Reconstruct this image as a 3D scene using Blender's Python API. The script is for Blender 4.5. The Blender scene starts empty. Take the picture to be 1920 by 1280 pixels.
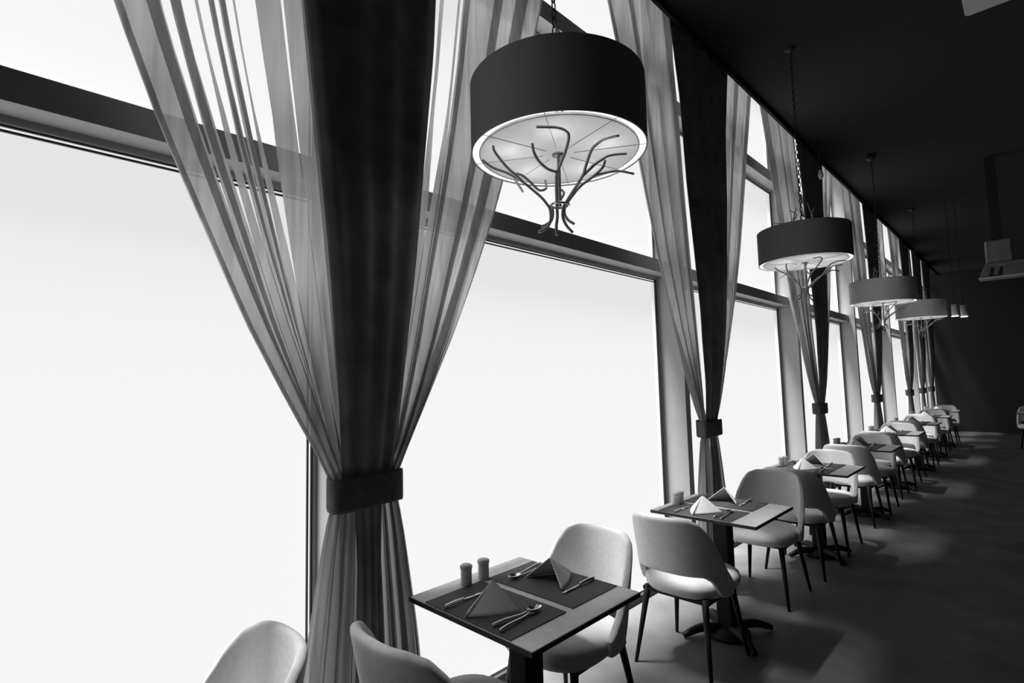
import bpy, bmesh, math, random
from mathutils import Vector, Matrix
C = bpy.context.scene.collection
PI = math.pi

# ------------------------------------------------------------------ camera
F_PX, H = 995.5, 1.55
cd = bpy.data.cameras.new('camera')
cd.sensor_fit = 'HORIZONTAL'; cd.sensor_width = 36.0; cd.lens = 36.0 * F_PX / 1920.0
cd.clip_start = 0.02; cd.clip_end = 100
cam = bpy.data.objects.new('camera', cd); C.objects.link(cam)
a, b, c = (math.radians(v) for v in (44.44, 4.51, -1.3945))
fw = Vector((-math.sin(a) * math.cos(b), math.cos(a) * math.cos(b), math.sin(b)))
rt = Vector((math.cos(a), math.sin(a), 0)); up = rt.cross(fw)
r2 = rt * math.cos(c) + up * math.sin(c); u2 = -rt * math.sin(c) + up * math.cos(c)
M = Matrix((r2, u2, -fw)).transposed().to_4x4(); M.translation = (0, 0, H)
cam.matrix_world = M
bpy.context.scene.camera = cam

# ------------------------------------------------------------------ world, sun, exposure
SKY = 0.85; SUN = 150.0; PANE_E = 0.745
vs = bpy.context.scene.view_settings
vs.view_transform = 'Standard'; vs.look = 'None'; vs.exposure = 0.0; vs.gamma = 1.0
vs.use_curve_mapping = False
w = bpy.data.worlds.new('world'); bpy.context.scene.world = w; w.use_nodes = True
w.node_tree.nodes['Background'].inputs[0].default_value = (1, 1, 1, 1)
w.node_tree.nodes['Background'].inputs[1].default_value = SKY
sd = bpy.data.lights.new('sun', 'SUN'); sd.energy = SUN; sd.angle = math.radians(16)
sun = bpy.data.objects.new('sun', sd); C.objects.link(sun)
el = math.radians(80.5)                                   # high sun outside the window wall
sun.rotation_euler = Vector((math.cos(el), 0.16, -math.sin(el))).to_track_quat('-Z', 'Y').to_euler()

# ------------------------------------------------------------------ materials
def mat(name, col, rough=0.6, metal=0.0, noise=0.0, scale=20.0, bump=0.0, bscale=200.0, spec=0.5):
    m = bpy.data.materials.new(name); m.use_nodes = True
    n = m.node_tree.nodes; l = m.node_tree.links
    p = n['Principled BSDF']
    p.inputs['Base Color'].default_value = (col, col, col, 1)
    p.inputs['Roughness'].default_value = rough
    p.inputs['Metallic'].default_value = metal
    p.inputs['Specular IOR Level'].default_value = spec
    tc = n.new('ShaderNodeTexCoord')
    if noise:
        t = n.new('ShaderNodeTexNoise'); t.inputs['Scale'].default_value = scale; t.inputs['Detail'].default_value = 4
        l.new(tc.outputs['Object'], t.inputs['Vector'])
        mr = n.new('ShaderNodeMapRange'); mr.inputs['From Min'].default_value = .3; mr.inputs['From Max'].default_value = .7
        mr.inputs['To Min'].default_value = col * (1 - noise); mr.inputs['To Max'].default_value = col * (1 + noise)
        l.new(t.outputs['Fac'], mr.inputs['Value'])
        cc = n.new('ShaderNodeCombineColor')
        for k in range(3): l.new(mr.outputs[0], cc.inputs[k])
        l.new(cc.outputs[0], p.inputs['Base Color'])
    if bump:
        t2 = n.new('ShaderNodeTexNoise'); t2.inputs['Scale'].default_value = bscale
        l.new(tc.outputs['Object'], t2.inputs['Vector'])
        bp = n.new('ShaderNodeBump'); bp.inputs['Strength'].default_value = bump; bp.inputs['Distance'].default_value = .002
        l.new(t2.outputs['Fac'], bp.inputs['Height']); l.new(bp.outputs[0], p.inputs['Normal'])
    return m
M_floor = mat('concrete_floor', .09, .55, noise=.25, scale=3.0, spec=.08)
M_black = mat('black_paint', .042, .9, noise=.1, spec=.0)
M_wall = mat('dark_wall', .042, .9, noise=.1, spec=0)
M_plaster = mat('plaster', .3, .9, noise=.05, spec=0)
M_frame = mat('grey_aluminium', .42, .5, noise=.03)
M_trans = mat('painted_transom', .48, .6, noise=.05)
M_gasket = mat('gasket', .02, .6, noise=.05)
M_fab = mat('chair_fabric', .7, .9, noise=.06, scale=60, bump=.25, bscale=500, spec=.15)
M_leg = mat('black_leg', .012, .6, noise=.05, spec=.2)
M_top = mat('table_laminate', .6, .5, noise=.08, scale=30)
M_edge = mat('table_edge', .015, .5, noise=.05)
M_mat = mat('placemat', .09, .7, noise=.15, scale=80, bump=.3, bscale=900, spec=.2)
M_nap = mat('napkin_linen', .85, .9, noise=.05, scale=60, spec=.05)
M_cer = mat('speckled_ceramic', .7, .5, noise=.18, scale=150)
M_chrome = mat('steel', .75, .22, metal=1, noise=.03)
M_rod = mat('lamp_rod', .45, .35, metal=.6, noise=.2, scale=40)
M_dark = mat('dark_drape', .28, .95, noise=.2, scale=8, spec=0)
M_tie = mat('tieback_cloth', .13, .9, noise=.2, scale=30, spec=.05)
M_drum = mat('drum_fabric', .26, .9, noise=.06, scale=90, spec=.05)
M_drum_lit = mat('drum_fabric_lit', .85, .9, noise=.06, scale=90, spec=.05)  # same drum fabric with window light painted into its colour
M_lining = mat('drum_lining', .9, .8, noise=.02, spec=.1)
M_chain = mat('chain_metal', .015, .5, metal=0, noise=.1)
M_white = mat('white_plastic', .6, .6, noise=.05, scale=9)
M_grey = mat('grey_metal', .2, .6, noise=.25, scale=12)

def nodes_mat(name):
    m = bpy.data.materials.new(name); m.use_nodes = True
    n = m.node_tree.nodes; n.remove(n['Principled BSDF'])
    return m, n, m.node_tree.links, n['Material Output']
# frosted glass film: glows with daylight, scatters the sun, lets a little straight through
M_pane, n, l, out = nodes_mat('frosted_glass')
em = n.new('ShaderNodeEmission'); em.inputs[0].default_value = (1, 1, 1, 1); em.inputs[1].default_value = PANE_E
tl = n.new('ShaderNodeBsdfTranslucent'); tl.inputs[0].default_value = (.035, .035, .035, 1)
ad = n.new('ShaderNodeAddShader'); l.new(em.outputs[0], ad.inputs[0]); l.new(tl.outputs[0], ad.inputs[1])
tr = n.new('ShaderNodeBsdfTransparent')
mx = n.new('ShaderNodeMixShader'); mx.inputs[0].default_value = .40
l.new(ad.outputs[0], mx.inputs[1]); l.new(tr.outputs[0], mx.inputs[2]); l.new(mx.outputs[0], out.inputs[0])
# sheer curtain voile
M_sheer, n, l, out = nodes_mat('sheer_voile')
tl = n.new('ShaderNodeBsdfTranslucent'); df = n.new('ShaderNodeBsdfDiffuse')
tc = n.new('ShaderNodeTexCoord'); t = n.new('ShaderNodeTexNoise'); t.inputs['Scale'].default_value = 6
mp = n.new('ShaderNodeMapping'); mp.inputs['Scale'].default_value = (1, 6, .3)
l.new(tc.outputs['Object'], mp.inputs[0]); l.new(mp.outputs[0], t.inputs['Vector'])
rp = n.new('ShaderNodeMapRange'); rp.inputs['To Min'].default_value = .12; rp.inputs['To Max'].default_value = .36
l.new(t.outputs['Fac'], rp.inputs['Value'])
cc = n.new('ShaderNodeCombineColor')
for k in range(3): l.new(rp.outputs[0], cc.inputs[k])
l.new(cc.outputs[0], tl.inputs[0]); df.inputs[0].default_value = (.18, .18, .18, 1)
ad = n.new('ShaderNodeAddShader'); l.new(tl.outputs[0], ad.inputs[0]); l.new(df.outputs[0], ad.inputs[1])
tr = n.new('ShaderNodeBsdfTransparent'); mx = n.new('ShaderNodeMixShader'); mx.inputs[0].default_value = .08
l.new(ad.outputs[0], mx.inputs[1]); l.new(tr.outputs[0], mx.inputs[2]); l.new(mx.outputs[0], out.inputs[0])
# lamp diffuser
M_disc, n, l, out = nodes_mat('lamp_diffuser')
tl = n.new('ShaderNodeBsdfTranslucent'); tl.inputs[0].default_value = (.75, .75, .75, 1)
df = n.new('ShaderNodeBsdfDiffuse'); df.inputs[0].default_value = (.6, .6, .6, 1)
mx = n.new('ShaderNodeMixShader'); mx.inputs[0].default_value = .4
l.new(tl.outputs[0], mx.inputs[1]); l.new(df.outputs[0], mx.inputs[2]); l.new(mx.outputs[0], out.inputs[0])
M_glow, n, l, out = nodes_mat('lit_lamp_glass')
em = n.new('ShaderNodeEmission'); em.inputs[1].default_value = 1.2; l.new(em.outputs[0], out.inputs[0])

# ------------------------------------------------------------------ mesh helpers
def mk(name, verts, faces, m, parent=None, smooth=False, mats=None, fmat=None):
    me = bpy.data.meshes.new(name); me.from_pydata([tuple(v) for v in verts], [], faces)
    for x in (mats or [m]): me.materials.append(x)
    if fmat:
        for p, k in zip(me.polygons, fmat): p.material_index = k
    if smooth: me.polygons.foreach_set('use_smooth', [True] * len(me.polygons))
    me.update()
    o = bpy.data.objects.new(name, me); C.objects.link(o)
    if parent: o.parent = parent
    return o
class MB:
    def __init__(s): s.v = []; s.f = []
    def add(s, v, f):
        k = len(s.v); s.v += [tuple(p) for p in v]; s.f += [tuple(i + k for i in q) for q in f]; return s
    def box(s, x0, x1, y0, y1, z0, z1):
        return s.add([(x0, y0, z0), (x1, y0, z0), (x1, y1, z0), (x0, y1, z0), (x0, y0, z1), (x1, y0, z1), (x1, y1, z1), (x0, y1, z1)],
                     [(0, 3, 2, 1), (4, 5, 6, 7), (0, 1, 5, 4), (1, 2, 6, 5), (2, 3, 7, 6), (3, 0, 4, 7)])
    def lathe(s, prof, seg=32, cx=0, cy=0, caps=True):
        v = []; f = []; n = len(prof)
        for r, z in prof:
            for i in range(seg):
                t = 2 * PI * i / seg; v.append((cx + r * math.cos(t), cy + r * math.sin(t), z))
        for j in range(n - 1):
            for i in range(seg):
                k = (i + 1) % seg; f.append((j * seg + i, j * seg + k, (j + 1) * seg + k, (j + 1) * seg + i))
        if caps:
            f.append(tuple(range(seg))[::-1]); f.append(tuple((n - 1) * seg + i for i in range(seg)))
        return s.add(v, f)
    def tube(s, pts, rad, seg=8, sub=4):
        P = [Vector(p) for p in pts]
        if sub > 1 and len(P) > 2:
            Q = []
            for i in range(len(P) - 1):
                p0 = P[max(i - 1, 0)]; p1 = P[i]; p2 = P[i + 1]; p3 = P[min(i + 2, len(P) - 1)]
                for k in range(sub):
                    t = k / sub
                    Q.append(.5 * ((2 * p1) + (p2 - p0) * t + (2 * p0 - 5 * p1 + 4 * p2 - p3) * t * t + (3 * p1 - p0 - 3 * p2 + p3) * t ** 3))
            Q.append(P[-1]); P = Q
        n = len(P); v = []; f = []; prev = None
        for i, p in enumerate(P):
            d = (P[min(i + 1, n - 1)] - P[max(i - 1, 0)]).normalized()
            if prev is None: prev = d.orthogonal().normalized()
            x = (prev - d * prev.dot(d)).normalized(); y = d.cross(x); prev = x
            r = rad(i / (n - 1)) if callable(rad) else rad
            for k in range(seg):
                t = 2 * PI * k / seg; v.append(p + (x * math.cos(t) + y * math.sin(t)) * r)
        for i in range(n - 1):
            for k in range(seg):
                q = (k + 1) % seg; f.append((i * seg + k, i * seg + q, (i + 1) * seg + q, (i + 1) * seg + k))
        f.append(tuple(range(seg))[::-1]); f.append(tuple((n - 1) * seg + k for k in range(seg)))
        return s.add(v, f)
    def build(s, name, m, parent=None, smooth=False, bevel=0):
        o = mk(name, s.v, s.f, m, parent, smooth)
        if bevel:
            q = o.modifiers.new('bevel', 'BEVEL'); q.width = bevel; q.segments = 2; q.limit_method = 'ANGLE'
        return o
def smooth_angle(o, ang=40):
    me = o.data
    me.polygons.foreach_set('use_smooth', [True] * len(me.polygons))
    bm = bmesh.new(); bm.from_mesh(me)
    for e in bm.edges:
        if len(e.link_faces) == 2 and e.calc_face_angle(0) > math.radians(ang): e.smooth = False
    bm.to_mesh(me); bm.free(); return o
def tag(o, label, cat, group=None):
    o['label'] = label; o['category'] = cat
    if group: o['group'] = group
    return o
def struct(o): o['kind'] = 'structure'; return o
def empty(name, loc=(0, 0, 0), rz=0):
    o = bpy.data.objects.new(name, None); C.objects.link(o); o.location = loc; o.rotation_euler = (0, 0, rz)
    o.empty_display_size = .1; return o
def copy_tree(o, parent=None):
    kids = [x for x in bpy.data.objects if x.parent == o]
    q = o.copy(); C.objects.link(q); q.parent = parent
    if parent: q.matrix_parent_inverse = o.matrix_parent_inverse.copy()
    for k in kids: copy_tree(k, q)
    return q
def lerp_tab(tab, z):
    if z >= tab[0][0]: return tab[0][1]
    for (z1, v1), (z0, v0) in zip(tab, tab[1:]):
        if z >= z0:
            t = (z - z0) / (z1 - z0); return v0 + (v1 - v0) * t
    return tab[-1][1]

# ------------------------------------------------------------------ room shell
XG, XT, XP = -2.12, -2.00, -1.921          # glass, transom front, fin front
Y0, Y1, ZC, ZR = -1.85, 18.4, 4.25, 4.9
XR, YB = 6.0, -4.0
struct(MB().box(XG - .03, XR + .1, YB, Y1, -.12, 0).build('floor', M_floor))
struct(MB().box(-1.725, XR + .1, YB, Y1, ZC, ZC + .12).build('ceiling', M_black))
struct(MB().box(XG - .05, -1.70, YB, Y1, ZR, ZR + .1).build('ceiling_recess', M_black))
struct(MB().box(XG - .3, XR + .1, Y1, Y1 + .1, -.12, ZR + .1).build('wall_far', M_wall))
struct(MB().box(XG - .3, XR + .1, YB - .1, YB, -.12, ZR + .1).build('wall_back', M_plaster))
struct(MB().box(XR, XR + .1, YB, Y1, 0, ZC).build('wall_right', M_plaster))
struct(MB().box(XG - .1, XP, YB, Y0, 0, ZR).build('wall_left', M_wall))
FINS = [-1.85, 1.0, 3.84, 6.67, 9.5, 12.3, 15.15, 18.0]
ZT = (2.374, 2.472); ZU = (3.785, 3.905)
n = 0
for y in FINS:
    n += 1
    fn = struct(MB().box(XG - .05, XP, y, y + .075, 0, ZR).build('trim_%d' % n, M_frame))
for z0, z1 in (ZT, ZU):
    n += 1
    struct(MB().box(XG - .09, XT, Y0, Y1, z0, z1).build('trim_%d' % n, M_trans))  # outer side juts out as an added, unseen ledge shading the pane tops
struct(MB().box(XG - .03, XG + .035, Y0, Y1, 0, .045).build('baseboard_window', M_gasket))
ends = FINS + [Y1]
for k in range(len(FINS)):
    ya, yb = FINS[k] + .075, ends[k + 1]
    if yb - ya < .35:
        yb = Y1
    win = struct(empty('window_%d' % (k + 1), (XG, ya, 0)))
    W = yb - ya
    g = MB(); fr = MB(); pn = MB()
    for z0, z1 in ((.045, ZT[0]), (ZT[1], ZU[0]), (ZU[1], ZR)):
        pn.box(-.012, -.004, 0, W, z0, z1)
        e = .014
        fr.box(-.004, .012, 0, e, z0, z1); fr.box(-.004, .012, W - e, W, z0, z1)
        fr.box(-.004, .012, 0, W, z0, z0 + e); fr.box(-.004, .012, 0, W, z1 - e * 1.6, z1)
        for q in (e + .002, e + .018):
            g.box(-.0035, .006, q, q + .006, z0 + e, z1 - e); g.box(-.0035, .006, W - q - .006, W - q, z0 + e, z1 - e)
            g.box(-.0035, .006, q, W - q, z1 - q - .016, z1 - q - .010)
    pn.build('frosted_pane', M_pane, win); fr.build('window_frame', M_frame, win); g.build('gasket', M_gasket, win)

struct(MB().box(-1.725, -1.70, YB, Y1, 4.19, ZR).build('trim_%d' % (n + 1), M_black))
# ------------------------------------------------------------------ curtains
WT = [(4.25, 1.27), (3.57, 1.05), (3.2, .94), (2.6, .76), (2.3, .65), (2.0, .52), (1.76, .41), (1.5, .27), (1.32, .17), (1.24, .135), (1.14, .128), (1.0, .155), (.65, .205), (0, .27)]
BT = [(4.25, .42), (3.5, .31), (2.9, .275), (2.4, .22), (1.7, .145), (1.24, .10), (1.14, .055), (.95, .045), (0, .07)]
def gather(z):            # depth of the folds
    return lerp_tab([(4.25, .043), (2.4, .042), (1.5, .03), (1.24, .016), (1.14, .016), (.8, .03), (0, .045)], z)
ZS = [.112 + (1.10 - .112) * i / 12 for i in range(13)] + [1.14, 1.19, 1.24] + [1.24 + (4.64 - 1.24) * i / 34 for i in range(1, 35)]
XC = -1.84; SC = 1.84 / 1.72
def sc(v): return [(x, y * SC, 1.55 + (z - 1.55) * SC) for x, y, z in v]
def sheer(parent, side, slits, seed, wf=1.0, dbl=(), fl=1.0):
    R = random.Random(seed)
    cuts = [0.0]
    for s0, s1, zc in sorted(slits): cuts += [s0, s1]
    cuts.append(1.0)
    f1, f2 = R.uniform(3.2, 4.2), R.uniform(7, 9); p1, p2 = R.uniform(0, 6), R.uniform(0, 6)
    v = []; f = []
    for r in range(0, len(cuts), 2):
        ua, ub = cuts[r], cuts[r + 1]
        za = sorted(slits)[r // 2 - 1][2] if r else None
        zb = sorted(slits)[r // 2][2] if r // 2 < len(slits) else None
        nc = max(6, int((ub - ua) * 150)); base = len(v)
        for z in ZS:
            op = lambda zc: min(1, max(0, (z - zc + .05) / .6)) if zc else 1
            A = ua; Bb = ub
            if r:
                mid = (cuts[r - 1] + ua) / 2; A = mid + (ua - mid) * op(za) - .004 * (1 - op(za))
            if zb:
                mid = (ub + cuts[r + 2]) / 2; Bb = mid + (ub - mid) * op(zb) + .004 * (1 - op(zb))
            inner = lerp_tab(BT, z) * (.75 if z > 1.3 else .4); outer = lerp_tab(WT, z) * wf; g = gather(z)
            over = .015 * min(1, outer / .5 + .1)
            g *= lerp_tab([(4, fl), (2.0, fl), (1.3, 1), (0, 1)], z)
            if fl < .5: over *= lerp_tab([(4, .0 if fl < .2 else .3), (1.9, .0 if fl < .2 else .3), (1.3, 1), (0, 1)], z)
            for i in range(nc + 1):
                u = A + (Bb - A) * i / nc
                ph = 2 * PI * f1 * u + p1 + .25 * math.sin(z * 1.3 + seed)
                y = inner + (outer - inner) * u + over * math.sin(2 * ph + .6) * min(1, u * 8, (u - A) * 25) * min(1, (Bb - u) * 25)
                x = g * math.sin(ph) + .3 * g * math.sin(2 * PI * f2 * u + p2)
                if 1.1 < z < 1.28: x *= .7
                v.append((x, side * y, z))
        m_ = nc + 1
        for j in range(len(ZS) - 1):
            for i in range(nc):
                q = base + j * m_ + i; f.append((q, q + 1, q + m_ + 1, q + m_))
    # folds that double over: a second layer of the same cloth
    for s0, s1 in dbl:
        nc = 8; base = len(v)
        for z in ZS:
            inner = lerp_tab(BT, z) * (.75 if z > 1.3 else .4); outer = lerp_tab(WT, z) * wf; g = gather(z) * lerp_tab([(4, fl), (2.0, fl), (1.3, 1), (0, 1)], z)
            wob = .006 * math.sin(z * 2.1 + s0 * 40)
            for i in range(nc + 1):
                u = min(1, max(0, s0 + (s1 - s0) * i / nc + wob))
                ph = 2 * PI * f1 * u + p1 + .25 * math.sin(z * 1.3 + seed)
                x = g * math.sin(ph) + .3 * g * math.sin(2 * PI * f2 * u + p2)
                if 1.1 < z < 1.28: x *= .7
                v.append((x + .006, side * (inner + (outer - inner) * u), z))
        m_ = nc + 1
        for j in range(len(ZS) - 1):
            for i in range(nc):
                q = base + j * m_ + i; f.append((q, q + 1, q + m_ + 1, q + m_))
    return mk('sheer_panel', sc(v), f, M_sheer, parent, True)
def drape(parent, seed, bf=1.0):
    R = random.Random(seed); v = []; f = []; nc = 48
    p1 = R.uniform(0, 6)
    for z in ZS:
        bw = lerp_tab(BT, z); dx = lerp_tab([(4.25, .11), (2.0, .10), (1.5, .07), (1.24, .040), (1.14, .040), (.9, .045), (0, .06)], z)
        for i in range(nc + 1):
            u = -1 + 2 * i / nc
            x = dx + .35 * gather(z) * math.sin(u * 12 + p1) - .02 * u * u
            v.append((x, bw * u * (1 + (bf - 1) * min(1, max(0, (z - 1.3) / .5))), z))
    m_ = nc + 1
    for j in range(len(ZS) - 1):
        for i in range(nc): q = j * m_ + i; f.append((q, q + 1, q + m_ + 1, q + m_))
    o = mk('dark_drape', sc(v), f, M_dark, parent, True)
    s = o.modifiers.new('thickness', 'SOLIDIFY'); s.thickness = .004
    return o
def tieback(parent):
    v = []; f = []; seg = 40; rows = [1.135, 1.145, 1.19, 1.238, 1.248]
    for j, z in enumerate(rows):
        k = .985 if j in (0, 4) else 1.0
        for i in range(seg):
            t = 2 * PI * i / seg
            sx = math.copysign(abs(math.cos(t)) ** .6, math.cos(t)); sy = math.copysign(abs(math.sin(t)) ** .8, math.sin(t))
            v.append((.062 * sx * k + .004 * math.sin(3 * t), .142 * sy * k, z + .006 * math.sin(2 * t + .5)))
    for j in range(len(rows) - 1):
        for i in range(seg): q = (i + 1) % seg; f.append((j * seg + i, j * seg + q, (j + 1) * seg + q, (j + 1) * seg + i))
    o = mk('tieback', sc(v), f, M_tie, parent, True)
    s = o.modifiers.new('thickness', 'SOLIDIFY'); s.thickness = .006
CUR = [(.998, 'nearest curtain, largest in view, dark drape between two sheer panels tied with a dark band'),
       (3.784, 'gathered sheer and dark curtain behind the second table, right of the nearest drum lamp'),
       (6.579, 'third tied curtain from the camera, directly behind the second drum lamp'),
       (9.537, 'fourth tied curtain from the camera, hanging behind the third drum lamp'),
       (12.475, 'fifth tied curtain from the camera, hanging behind the farthest drum lamp'),
       (14.03, 'narrow distant tied curtain, second from the dark far wall'),
       (15.41, 'last and farthest tied curtain before the dark far wall')]
S1L = [(.165, .18, 2.0), (.32, .425, 1.90), (.437, .478, 1.94), (.51, .532, 2.0), (.563, .612, 1.98), (.628, .692, 1.98), (.745, .788, 2.02)]
S1R = [(.04, .10, 2.15), (.155, .20, 2.1), (.235, .33, 2.15), (.345, .36, 2.4)]
for k, (y, lab) in enumerate(CUR):
    e = tag(empty('curtain', (XC, y * SC, 0)), lab, 'curtain', 'tied curtains along the window wall')
    wf = 1.0 if k < 4 else (.72 if k == 4 else .5)
    if k == 0: sl, sr = S1L, S1R
    elif k == 1: sl, sr = [(.05, .09, 3.4)], [(.0, .0, 3), (.04, .14, 3.2), (.26, .30, 3.3)][1:]
    else: sl, sr = [], [(.05, .10, 3.2)]
    if k == 0:
        sheer(e, -1, sl, 3, wf, [(.965, 1.0), (.80, .86), (.694, .742), (.534, .560), (.480, .508), (.0, .07)], .05)
        sheer(e, 1, sr, 5, wf, [(.10, .15), (.36, .40), (.60, .66), (.78, .86), (.97, 1.0)], .25)
    else:
        sheer(e, -1, sl, 3 + k * 7, wf, [(.0, .12), (.55, .62), (.93, 1.0)], .55); sheer(e, 1, sr, 5 + k * 11, wf, [(.2, .3), (.6, .7), (.95, 1.0)], .55)
    pass; drape(e, k, 1.0 if k == 0 else 1.28); tieback(e)

# ------------------------------------------------------------------ drum lamps
BR = {'A': [(0.132, -0.273, -0.030), (0.142, -0.231, -0.020), (0.150, -0.196, -0.012), (0.158, -0.160, -0.012), (0.153, -0.129, -0.022), (0.116, -0.105, -0.060), (0.062, -0.086, -0.111), (0.043, -0.071, -0.137), (0.007, -0.027, -0.204)],
'B': [(0.075, -0.233, -0.055), (0.061, -0.211, -0.074), (0.053, -0.177, -0.094), (0.053, -0.132, -0.109), (0.059, -0.089, -0.111)],
'C': [(0.295, -0.034, -0.040), (0.240, -0.041, -0.036), (0.206, -0.042, -0.044), (0.183, -0.040, -0.055), (0.149, -0.025, -0.089), (0.117, -0.009, -0.123), (0.066, 0.000, -0.162), (0.014, 0.008, -0.203)],
'D': [(0.233, 0.111, -0.040), (0.191, 0.065, -0.046), (0.164, 0.038, -0.066), (0.147, 0.021, -0.083), (0.117, -0.009, -0.123)],
'E': [(0.167, 0.067, -0.055), (0.153, 0.069, -0.080), (0.115, 0.057, -0.108), (0.071, 0.041, -0.133), (0.034, 0.031, -0.167), (0.003, 0.025, -0.200)],
'F': [(0.180, 0.243, -0.065), (0.158, 0.190, -0.062), (0.141, 0.152, -0.068), (0.111, 0.083, -0.092), (0.101, 0.056, -0.113)],
'G': [(-0.141, -0.270, -0.054), (-0.125, -0.232, -0.078), (-0.099, -0.183, -0.093), (-0.072, -0.125, -0.122), (-0.054, -0.082, -0.152), (-0.041, -0.051, -0.177), (-0.033, -0.024, -0.206)],
'H': [(-0.042, -0.307, -0.046), (-0.053, -0.289, -0.060), (-0.067, -0.215, -0.091), (-0.069, -0.169, -0.106), (-0.072, -0.125, -0.122)],
'I': [(-0.048, -0.026, -0.095), (-0.042, -0.029, -0.129), (-0.056, -0.051, -0.139), (-0.064, -0.069, -0.127), (-0.069, -0.081, -0.116), (-0.083, -0.113, -0.091), (-0.097, -0.139, -0.084)],
'J': [(-0.189, -0.004, -0.095), (-0.120, -0.116, -0.098), (-0.092, -0.148, -0.097)],
'K': [(-0.031, 0.032, -0.115), (-0.014, 0.043, -0.134), (-0.016, 0.038, -0.152), (-0.024, 0.024, -0.176), (-.022, .018, -.2)]}
LOW = [[(-0.033, -0.024, -0.202), (-0.031, -0.019, -0.229), (-0.034, -0.019, -0.259), (-0.048, -0.029, -0.285), (-0.069, -0.049, -0.299)],
[(-0.04, 0, -0.195), (-0.040, 0.004, -0.223), (-0.048, 0.001, -0.250), (-0.066, -0.010, -0.264), (-0.080, -0.020, -0.268)],
[(0.006, -0.027, -0.205), (0.005, -0.024, -0.249), (-0.001, -0.025, -0.289), (-0.002, -0.022, -0.321)],
[(0.013, 0.007, -0.203), (0.007, 0.006, -0.243), (0.014, 0.017, -0.278), (0.030, 0.035, -0.307)],
[(-0.003, 0.033, -0.195), (-0.006, 0.033, -0.224), (0.002, 0.044, -0.249), (0.019, 0.062, -0.266)]]
RD, HD, RI = .335, .265, .302
def make_lamp(loc):
    r = empty('drum_pendant_lamp', loc)
    v = []; sh = MB().lathe([(RD, 0), (RD, HD), (RD - .004, HD), (RD - .004, 0)], 96, caps=False); 
    sh.f += [(3 * 96 + i, 3 * 96 + (i + 1) % 96, (i + 1) % 96, i) for i in range(96)]
    o = smooth_angle(sh.build('lamp_shade', M_drum, r)); 
    li = MB().lathe([(RD - .006, .004), (RD - .006, HD - .004)], 96, caps=False)
    li.build('shade_lining', M_lining, r, True)
    # seam on the shade
    sm = MB()
    for t in (math.radians(-62), math.radians(118)):
        p = [(RD + .0015) * math.cos(t + d) for d in (-.01, .01)]; q = [(RD + .0015) * math.sin(t + d) for d in (-.01, .01)]
        sm.add([(p[0], q[0], 0), (p[1], q[1], 0), (p[1], q[1], HD), (p[0], q[0], HD)], [(0, 1, 2, 3)])
    # bottom rim ring and diffuser
    MB().lathe([(RI, .002), (RI, .012), (.001, .012), (.001, .002)], 96).build('diffuser', M_disc, r)
    rg = MB()
    for rr in (RI + .001, RD - .003):
        rg.tube([(rr * math.cos(2 * PI * i / 96), rr * math.sin(2 * PI * i / 96), .003) for i in range(97)], .0028, 6, 1)
    rg.build('rim_ring', M_rod, r, True)
    sp = MB()
    for i in range(8):
        t = 2 * PI * i / 8 + .55
        sp.tube([(.06 * math.cos(t), .06 * math.sin(t), .001), (RD * .99 * math.cos(t), RD * .99 * math.sin(t), .001)], .0014, 5, 1)
    sp.build('spokes', M_rod, r)
    MB().lathe([(RD - .004, HD - .012), (RD - .004, HD - .008), (.001, HD - .008), (.001, HD - .012)], 64).build('light_stop', M_lining, r)  # added plate that keeps bulb light inside the otherwise open drum
    tp = MB()
    for i in range(3):
        t = 2 * PI * i / 3; tp.tube([(0, 0, HD - .02), (RD * math.cos(t), RD * math.sin(t), HD - .02)], .004, 6, 1)
    tp.build('top_spider', M_chain, r)
    MB().lathe([(.024, -.006), (.024, .001), (.012, .001)], 24).build('centre_cap', M_rod, r, True)
    MB().tube([(0, 0, -.205), (0, 0, HD + .05)], .0065, 10, 1).build('centre_rod', M_rod, r, True)
    for k, P in BR.items():
        MB().tube(P[::-1], lambda t: .0058 - .001 * t, 8, 4).build('branch', M_rod, r, True)
    for P in LOW:
        MB().tube(P, .0058, 8, 4).build('branch', M_rod, r, True)
    rn = MB().tube([(.034 * math.cos(2 * PI * i / 32), .034 * math.sin(2 * PI * i / 32), -.2) for i in range(33)], .005, 6, 1)
    rn.build('collar', M_chrome, r, True)
    R = random.Random(4); 
    for k, (t, h, rr) in enumerate([(0.3, .17, .10), (1.4, .12, .16), (2.4, .20, .07), (3.3, .10, .22), (4.3, .15, .13), (5.4, .19, .12)]):
        cx, cy = math.cos(t), math.sin(t); ox, oy = -cy * .03, cx * .03
        MB().tube([(cx * rr * .5, cy * rr * .5, HD - .02), (cx * rr + ox, cy * rr + oy, HD + h * .35), (cx * rr * .7 + ox, cy * rr * .7 + oy, HD + h * .7), (cx * rr * .95, cy * rr * .95, HD + h)], lambda s: .0055 - .002 * s, 8, 4).build('branch', M_rod, r, True)
    ch = MB(); z = HD + .05; k = 0; top = ZC - loc[2]
    while z < top - .02:
        P = []
        for i in range(17):
            t = 2 * PI * i / 16; px = .0095 * math.cos(t); pz = .021 * math.sin(t)
            P.append((px, 0, z + .018 + pz) if k % 2 else (0, px, z + .018 + pz))
        ch.tube(P, .0028, 5, 1); z += .034; k += 1
    ch.build('chain', M_chain, r, True)
    MB().lathe([(.012, top - .06), (.05, top - .03), (.055, top - .001)], 24).build('ceiling_cap', M_chain, r, True)
    for i in range(5):
        t = 2 * PI * i / 5 + .35
        bx, by = .19 * math.cos(t), .19 * math.sin(t)
        ld = bpy.data.lights.new('bulb_light', 'POINT'); ld.energy = .5; ld.shadow_soft_size = .03
        lo = bpy.data.objects.new('bulb_light', ld); C.objects.link(lo); lo.location = (bx, by, .085); lo.parent = r
    return r
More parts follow.
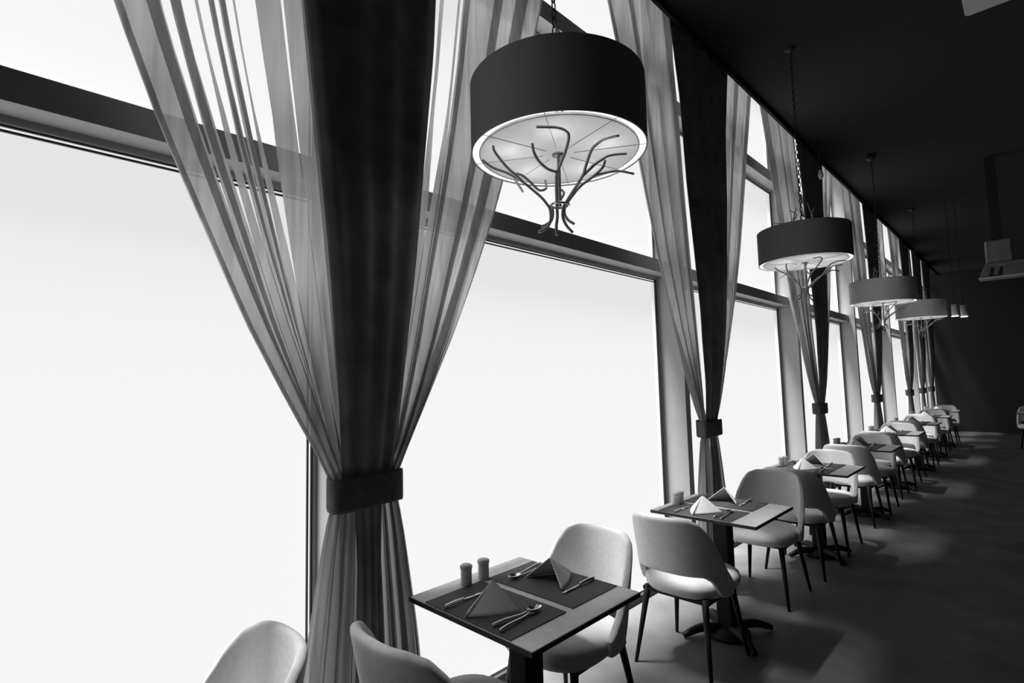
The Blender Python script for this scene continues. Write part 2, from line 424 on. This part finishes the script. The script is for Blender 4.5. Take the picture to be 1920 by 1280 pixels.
LAMPS = [((-1.25, 1.555, 2.425), 'large grey drum pendant lamp nearest the camera, hanging above the first table'),
         ((-1.25, 4.64, 2.455), 'second grey drum pendant lamp along the row, in front of the third curtain'),
         ((-1.25, 7.67, 2.405), 'third drum pendant lamp along the row, shade coloured lighter for window light'),
         ((-1.25, 10.73, 2.44), 'farthest and smallest drum pendant lamp of the window row')]
L0 = make_lamp(LAMPS[0][0])
for k, (loc, lab) in enumerate(LAMPS):
    o = L0 if k == 0 else copy_tree(L0)
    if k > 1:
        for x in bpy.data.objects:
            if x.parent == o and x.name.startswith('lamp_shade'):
                x.material_slots[0].link = 'OBJECT'; x.material_slots[0].material = M_drum_lit  # farther shades coloured lighter to stand for window light on them
    o.location = loc; tag(o, lab, 'lamp', 'drum pendant lamps with branch shaped metalwork')

# ------------------------------------------------------------------ chairs
def se(v, p): return math.copysign(abs(v) ** p, v)
def make_chair():
    r = empty('dining_chair')
    # seat cushion: stacked rounded outlines
    prof = [(.80, .395), (.93, .400), (.985, .418), (1.0, .44), (.975, .463), (.90, .476), (.70, .484), (.40, .487), (.12, .488)]
    seg = 48; v = []; f = []
    for s, z in prof:
        for i in range(seg):
            t = 2 * PI * i / seg
            x = se(math.cos(t), .72) * .232 * s; y = se(math.sin(t), .72) * .252 * s + .04
            x *= 1 + .05 * (y / .25)
            v.append((x, y, z))
    for j in range(len(prof) - 1):
        for i in range(seg): q = (i + 1) % seg; f.append((j * seg + i, j * seg + q, (j + 1) * seg + q, (j + 1) * seg + i))
    f.append(tuple(range(seg))[::-1]); f.append(tuple((len(prof) - 1) * seg + i for i in range(seg)))
    o = mk('seat', v, f, M_fab, r, True)
    # wrap-around shell with a cut-out above the seat
    top = [(0, .835), (25, .832), (40, .812), (50, .768), (60, .70), (70, .62), (80, .54), (92, .47)]
    bot = [(0, .53), (42, .525), (53, .50), (61, .455), (67, .412), (78, .402), (92, .405)]
    def tb(T, d):
        for (a0, v0), (a1, v1) in zip(T, T[1:]):
            if d <= a1: t = (d - a0) / (a1 - a0); t = t * t * (3 - 2 * t) * .4 + t * .6; return v0 + (v1 - v0) * t
        return T[-1][1]
    nt, nz = 56, 9; v = []; f = []
    for i in range(nt + 1):
        d = -92 + 184 * i / nt; t = math.radians(d); z1 = tb(top, abs(d)); z0 = tb(bot, abs(d))
        for j in range(nz + 1):
            z = z0 + (z1 - z0) * j / nz; h = (z - .40) / .43
            rx = .232 + .028 * h; ry = .232 + .085 * h
            x = se(math.sin(t), .78) * rx; y = -se(math.cos(t), .85) * ry + (.0 if abs(d) < 90 else 0)
            v.append((x, y + .015, z))
    for i in range(nt):
        for j in range(nz): q = i * (nz + 1) + j; f.append((q, q + nz + 1, q + nz + 2, q + 1))
    o = mk('backrest', v, f, M_fab, r, True)
    s = o.modifiers.new('padding', 'SOLIDIFY'); s.thickness = .034; s.offset = 0
    s = o.modifiers.new('rounding', 'SUBSURF'); s.levels = 1; s.render_levels = 2
    for sx in (-1, 1):
        for sy in (-1, 1):
            x0, y0 = .165 * sx, .165 * sy + .01; x1, y1 = .215 * sx, .235 * sy + .005
            MB().tube([(x0, y0, .405), (x1, y1, 0)], lambda t: .0185 - .009 * t, 12, 1).build('leg', M_leg, r, True)
    MB().box(-.19, .19, -.17, .19, .378, .398).build('seat_frame', M_leg, r)
    return r
# tables (near edge y, left x)
TAB = [(-1.757, 1.205), (-1.757, 2.985), (-1.757, 4.93), (-1.757, 6.76), (-1.775, 8.65), (-1.775, 10.54), (-1.80, 12.35), (-1.82, 14.25)]
ORD = ['nearest', 'second', 'third', 'fourth', 'fifth', 'sixth', 'seventh', 'eighth']
def tw(k): return 'nearest table' if k == 0 else '%s table from the camera' % ORD[k]
CH = [(-1.64, .40, 180, 'pale upholstered chair back peeking over the bottom edge, left of the nearest curtain')]
cx = -1.47
CH += [(-1.41, 1.13, 0, 'upholstered tub chair on the near side of the nearest table, back towards camera'),
       (-1.58, 1.93, 180, 'upholstered tub chair on the far side of the nearest table, facing the camera'),
       (-1.475, 2.875, 0, 'upholstered tub chair on the near side of the second table from the camera'),
       (-1.49, 4.10, 180, 'upholstered tub chair on the far side of the second table from the camera'),
       (-1.46, 4.82, 0, 'upholstered tub chair on the near side of the third table from the camera'),
       (-1.47, 5.60, 180, 'upholstered tub chair on the far side of the third table from the camera'),
       (-1.48, 6.69, 0, 'upholstered tub chair on the near side of the fourth table from the camera'),
       (-1.47, 7.46, 180, 'upholstered tub chair on the far side of the fourth table from the camera'),
       (-1.50, 8.38, 0, 'upholstered tub chair on the near side of the fifth table from the camera'),
       (-1.49, 9.38, 180, 'upholstered tub chair on the far side of the fifth table from the camera'),
       (-1.50, 10.36, 0, 'upholstered tub chair on the near side of the sixth table from the camera'),
       (-1.49, 11.28, 180, 'upholstered tub chair on the far side of the sixth table from the camera'),
       (-1.52, 12.16, 0, 'upholstered tub chair on the near side of the seventh table from the camera'),
       (-1.50, 13.10, 180, 'upholstered tub chair on the far side of the seventh table from the camera'),
       (-1.52, 14.05, 0, 'upholstered tub chair on the near side of the eighth table from the camera'),
       (-1.50, 15.05, 180, 'upholstered tub chair on the far side of the eighth table from the camera'),
       (-.09, 14.95, 180, 'pale chair alone at the right edge of the view, across the dark aisle')]
c0 = make_chair()
for k, (x, y, rz, lab) in enumerate(CH):
    o = c0 if k == 0 else copy_tree(c0)
    o.location = (x, y, 0); o.rotation_euler = (0, 0, math.radians(rz)); tag(o, lab, 'chair', 'upholstered tub chairs along the tables')

# ------------------------------------------------------------------ tables
TW, TL = .627, .603
def make_table():
    r = empty('dining_table')
    MB().box(-TW / 2, TW / 2, -TL / 2, TL / 2, .7385, .750).build('tabletop', M_top, r)
    e = MB(); t = .0035
    e.box(-TW / 2 - t, TW / 2 + t, -TL / 2 - t, -TL / 2, .733, .7495); e.box(-TW / 2 - t, TW / 2 + t, TL / 2, TL / 2 + t, .733, .7495)
    e.box(-TW / 2 - t, -TW / 2, -TL / 2, TL / 2, .733, .7495); e.box(TW / 2, TW / 2 + t, -TL / 2, TL / 2, .733, .7495)
    e.box(-TW / 2, TW / 2, -TL / 2, TL / 2, .733, .7385)
    e.build('table_edge', M_edge, r)
    MB().box(-.15, .15, -.15, .15, .715, .733).build('support_plate', M_leg, r, bevel=.003)
    MB().box(-.047, .047, -.047, .047, .04, .715).build('pedestal', M_leg, r, bevel=.008)
    MB().lathe([(.13, .0), (.13, .02), (.09, .045), (.05, .06)], 24).build('hub', M_leg, r, True)
    for i in range(4):
        t = PI / 4 + i * PI / 2 + .12; cxx, cyy = math.cos(t), math.sin(t)
        q = MB().tube([(.04 * cxx, .04 * cyy, .045), (.16 * cxx, .16 * cyy, .055), (.24 * cxx, .24 * cyy, .035), (.285 * cxx, .285 * cyy, .018)], lambda s: .03 - .014 * s, 10, 4)
        q.build('foot', M_leg, r, True)
    return r
def make_napkin():
    # pyramid fold: ridge from the top down to the diner's side, two wings spread behind it
    A = Vector((-.005, .0, .092)); P = Vector((-.012, -.132, 0)); L = Vector((-.10, .045, 0)); Rr = Vector((.103, .031, 0))
    v = []; f = []
    def wing(P0, Q, A, side):
        n = 10; base = len(v)
        for i in range(n + 1):
            s = i / n
            e = P0.lerp(Q, s); bulge = math.sin(PI * s) * .010 * side
            for j in range(n + 1):
                t = j / n; p = e.lerp(A, t); p = p + Vector((bulge * (1 - t), 0, 0)); v.append(p)
        for i in range(n):
            for j in range(n): q = base + i * (n + 1) + j; f.append((q, q + n + 1, q + n + 2, q + 1))
    wing(P, L, A, -1); wing(P, Rr, A, 1)
    o = mk('folded_napkin', v, f, M_nap, None, True)
    bm = bmesh.new(); bm.from_mesh(o.data); bmesh.ops.remove_doubles(bm, verts=bm.verts, dist=.0002); bm.to_mesh(o.data); bm.free()
    s = o.modifiers.new('thickness', 'SOLIDIFY'); s.thickness = .0035; s.offset = 0
    return o
def make_shaker():
    r = empty('shaker')
    MB().lathe([(.021, 0), (.0225, .002), (.0225, .058), (.024, .064)], 32).build('body', M_cer, r, True)
    MB().lathe([(.024, .064), (.0255, .068), (.025, .074), (.019, .079), (.006, .081)], 32).build('cap', M_cer, r, True)
    return r
def make_spoon():
    q = MB(); q.tube([(0, -.105, .006), (0, -.06, .009), (0, .02, .005), (0, .048, .007)], lambda t: .0062 - .0035 * t, 8, 4)
    v = []; f = []; n = 16
    for j in range(7):
        for i in range(n):
            rr = j / 6; t = 2 * PI * i / n
            v.append((.019 * rr * math.cos(t), .078 + .031 * rr * math.sin(t), .002 + .011 * rr * rr))
    for j in range(6):
        for i in range(n): k = (i + 1) % n; f.append((j * n + i, j * n + k, (j + 1) * n + k, (j + 1) * n + i))
    q.add(v, f); return q.build('spoon', M_chrome, None, True)
def make_fork():
    q = MB(); q.tube([(0, -.105, .006), (0, -.06, .009), (0, .02, .005), (0, .05, .008)], lambda t: .0062 - .0034 * t, 8, 4)
    q.add([(-.004, .045, .006), (.004, .045, .006), (.011, .064, .004), (-.011, .064, .004), (-.004, .045, .008), (.004, .045, .008), (.011, .064, .006), (-.011, .064, .006)],
          [(0, 3, 2, 1), (4, 5, 6, 7), (0, 1, 5, 4), (1, 2, 6, 5), (2, 3, 7, 6), (3, 0, 4, 7)])
    for k in range(4):
        x = -.0095 + k * .0063; q.tube([(x, .06, .005), (x, .085, .004), (x * .95, .105, .010)], lambda t: .0019 - .0008 * t, 6, 3)
    return q.build('fork', M_chrome, None, True)
def make_knife():
    q = MB(); q.tube([(0, -.10, .007), (0, -.06, .010), (0, -.01, .009)], lambda t: .0068 - .002 * t, 8, 4)
    q.add([(-.004, -.012, .004), (.006, -.012, .004), (.009, .06, .003), (.003, .10, .003), (-.004, .09, .003),
           (-.004, -.012, .0065), (.006, -.012, .0065), (.009, .06, .005), (.003, .10, .0045), (-.004, .09, .005)],
          [(4, 3, 2, 1, 0), (5, 6, 7, 8, 9), (0, 1, 6, 5), (1, 2, 7, 6), (2, 3, 8, 7), (3, 4, 9, 8), (4, 0, 5, 9)])
    return q.build('knife', M_chrome, None, True)
t0 = make_table(); pm0 = MB().box(-.222, .222, -.139, .139, 0, .003).build('placemat', M_mat, None)
nk0 = make_napkin(); sh0 = make_shaker(); sp0 = make_spoon(); fk0 = make_fork(); kn0 = make_knife()
used = set()
def put(proto, x, y, z, rz, lab, cat, grp):
    o = proto if proto.name not in used else copy_tree(proto)
    used.add(proto.name)
    o.location = (x, y, z); o.rotation_euler = (0, 0, rz); return tag(o, lab, cat, grp)
for k, (xl, yn) in enumerate(TAB):
    X, Y = xl + TW / 2, yn + TL / 2; T = tw(k)
    put(t0, X, Y, 0, 0, ('square pedestal dining table, %s' % ('nearest to the camera' if k == 0 else ORD[k] + ' in the row from the camera')), 'table', 'pedestal tables along the windows')
    for s, nm in ((1, 'near'), (-1, 'far')):
        rz = 0 if s == 1 else PI
        def at(dx, dy): return X + .0 + s * dx, Y + s * dy
        px, py = X - (.004 if k == 0 else .045), Y - s * .1575
        put(pm0, px, py, .7503, rz, 'dark rectangular placemat on the %s half of the %s' % (nm, T), 'placemat', 'dark placemats')
        zz = .7535
        # local frame: origin mat centre, diner towards -y*s
        def loc(dx, dy): return px + s * dx, py + s * dy
        put(nk0, *loc(.005, .0), zz + .0018, rz, 'pyramid-folded napkin on the %s placemat of the %s' % (nm, T), 'napkin', 'pyramid folded napkins')
        put(kn0, *loc(-.118, -.03), zz, rz + .02, 'steel knife on the %s placemat of the %s' % (nm, T), 'knife', 'table knives')
        put(sp0, *loc(.128, -.01), zz, rz - .10, 'steel spoon on the %s placemat of the %s' % (nm, T), 'spoon', 'table spoons')
        put(fk0, *loc(.152, -.02), zz, rz + .10, 'steel fork beside the spoon, %s placemat of the %s' % (nm, T), 'fork', 'table forks')
    if k == 1: sp = [(.055, .215), (.055, .275)]
    else: sp = [(.068, .222), (.072, .312)]
    for (dx, dy), nm in zip(sp, ('nearer', 'farther')):
        put(sh0, xl + dx, yn + dy, .7535 if dx > .08 else .7503, 0, '%s of the two pale cylindrical shakers on the %s' % (nm, T), 'shaker', 'salt and pepper shakers')
# table of the chair across the aisle
o = copy_tree(t0); o.location = (.0, 14.3, 0); tag(o, 'dark-edged table at the right edge of the view, in front of the lone chair', 'table', 'pedestal tables along the windows')

# ------------------------------------------------------------------ ceiling fixtures
def slab(name, x0, x1, y0, y1, z0, z1, m, rad, parent=None):
    pts = []
    for cx_, cy_, a0 in ((x1 - rad, y1 - rad, 0), (x0 + rad, y1 - rad, 90), (x0 + rad, y0 + rad, 180), (x1 - rad, y0 + rad, 270)):
        for i in range(9):
            t = math.radians(a0 + i * 90 / 8); pts.append((cx_ + rad * math.cos(t), cy_ + rad * math.sin(t)))
    n_ = len(pts); v = [(x, y, z0) for x, y in pts] + [(x, y, z1) for x, y in pts]
    f = [tuple(range(n_))[::-1], tuple(range(n_, 2 * n_))] + [(i, (i + 1) % n_, n_ + (i + 1) % n_, n_ + i) for i in range(n_)]
    return mk(name, v, f, m, parent)
e = tag(empty('ceiling_unit', (.30, 2.4, ZC)), 'pale rounded ceiling unit cut off by the top right corner', 'ceiling unit')
slab('panel', -.40, .40, -.40, .40, 3.0 - ZC, 3.05 - ZC, M_white, .02, e)
MB().box(-.3, .3, -.3, .3, 3.05 - ZC, 3.3 - ZC).build('housing', M_black, e)
MB().box(-.03, .03, -.03, .03, 3.3 - ZC, -.001).build('drop_rod', M_black, e)
e = tag(empty('hanging_unit', (.05, 8.75, ZC)), 'dim grey hanging unit with a slanted slotted front, at the right edge', 'ceiling unit')
z0, z1 = 2.70 - ZC, 2.885 - ZC
MB().add([(-.47, 0, z0), (.6, 0, z0), (.6, .25, z0), (-.47, .25, z0), (-.40, .04, z1), (.6, .04, z1), (.6, .25, z1), (-.40, .25, z1)],
         [(0, 3, 2, 1), (4, 5, 6, 7), (0, 1, 5, 4), (1, 2, 6, 5), (2, 3, 7, 6), (3, 0, 4, 7)]).build('casing', M_grey, e)
MB().box(-.47, .6, -.012, 0, z0 - .004, z0 + .012).build('lip', M_white, e)
s_ = MB()
for x in (-.37, -.29): s_.add([(x, -.003, z0 + .02), (x + .03, -.003, z0 + .02), (x + .055, .026, z0 + .13), (x + .025, .026, z0 + .13)], [(0, 1, 2, 3)])
s_.add([(-.37, -.003, z0 + .02), (-.26, -.003, z0 + .02), (-.26, .003, z0 + .035), (-.37, .003, z0 + .035)], [(0, 1, 2, 3)])
s_.build('slot', M_gasket, e)
MB().box(-.39, -.14, .06, .2, z1, z1 + .29).build('bracket', M_grey, e, bevel=.02)
MB().box(-.32, -.22, .1, .16, z1 + .29, -.001).build('drop_rod', M_black, e)
def cyl(loc, lab):
    r = tag(empty('cylinder_pendant', loc), lab, 'lamp', 'small cylinder pendants in the dark')
    MB().lathe([(.040, .0), (.040, .17), (.034, .175)], 24).build('body', M_white, r, True)
    MB().lathe([(.046, -.012), (.046, .0)], 24).build('lit_rim', M_glow, r)
    MB().tube([(0, 0, .175), (0, 0, ZC - loc[2] - .001)], .004, 6, 1).build('cord', M_black, r)
    return r
cyl((-.815, 10.56, 2.42), 'left of the two tiny cylinder pendants beyond the farthest drum lamp')
cyl((-.725, 10.80, 2.42), 'right of the two tiny cylinder pendants beyond the farthest drum lamp')
r = tag(empty('ceiling_spotlight', (-1.58, 6.70, ZC)), 'tiny pale spotlight bracket high in the dark above the second drum lamp', 'spotlight')
MB().tube([(0, 0, -.001), (0, 0, -.36)], .006, 8, 1).build('stem', M_black, r, True)
MB().lathe([(.012, -.47), (.03, -.43), (.02, -.36)], 16).build('head', M_white, r, True)
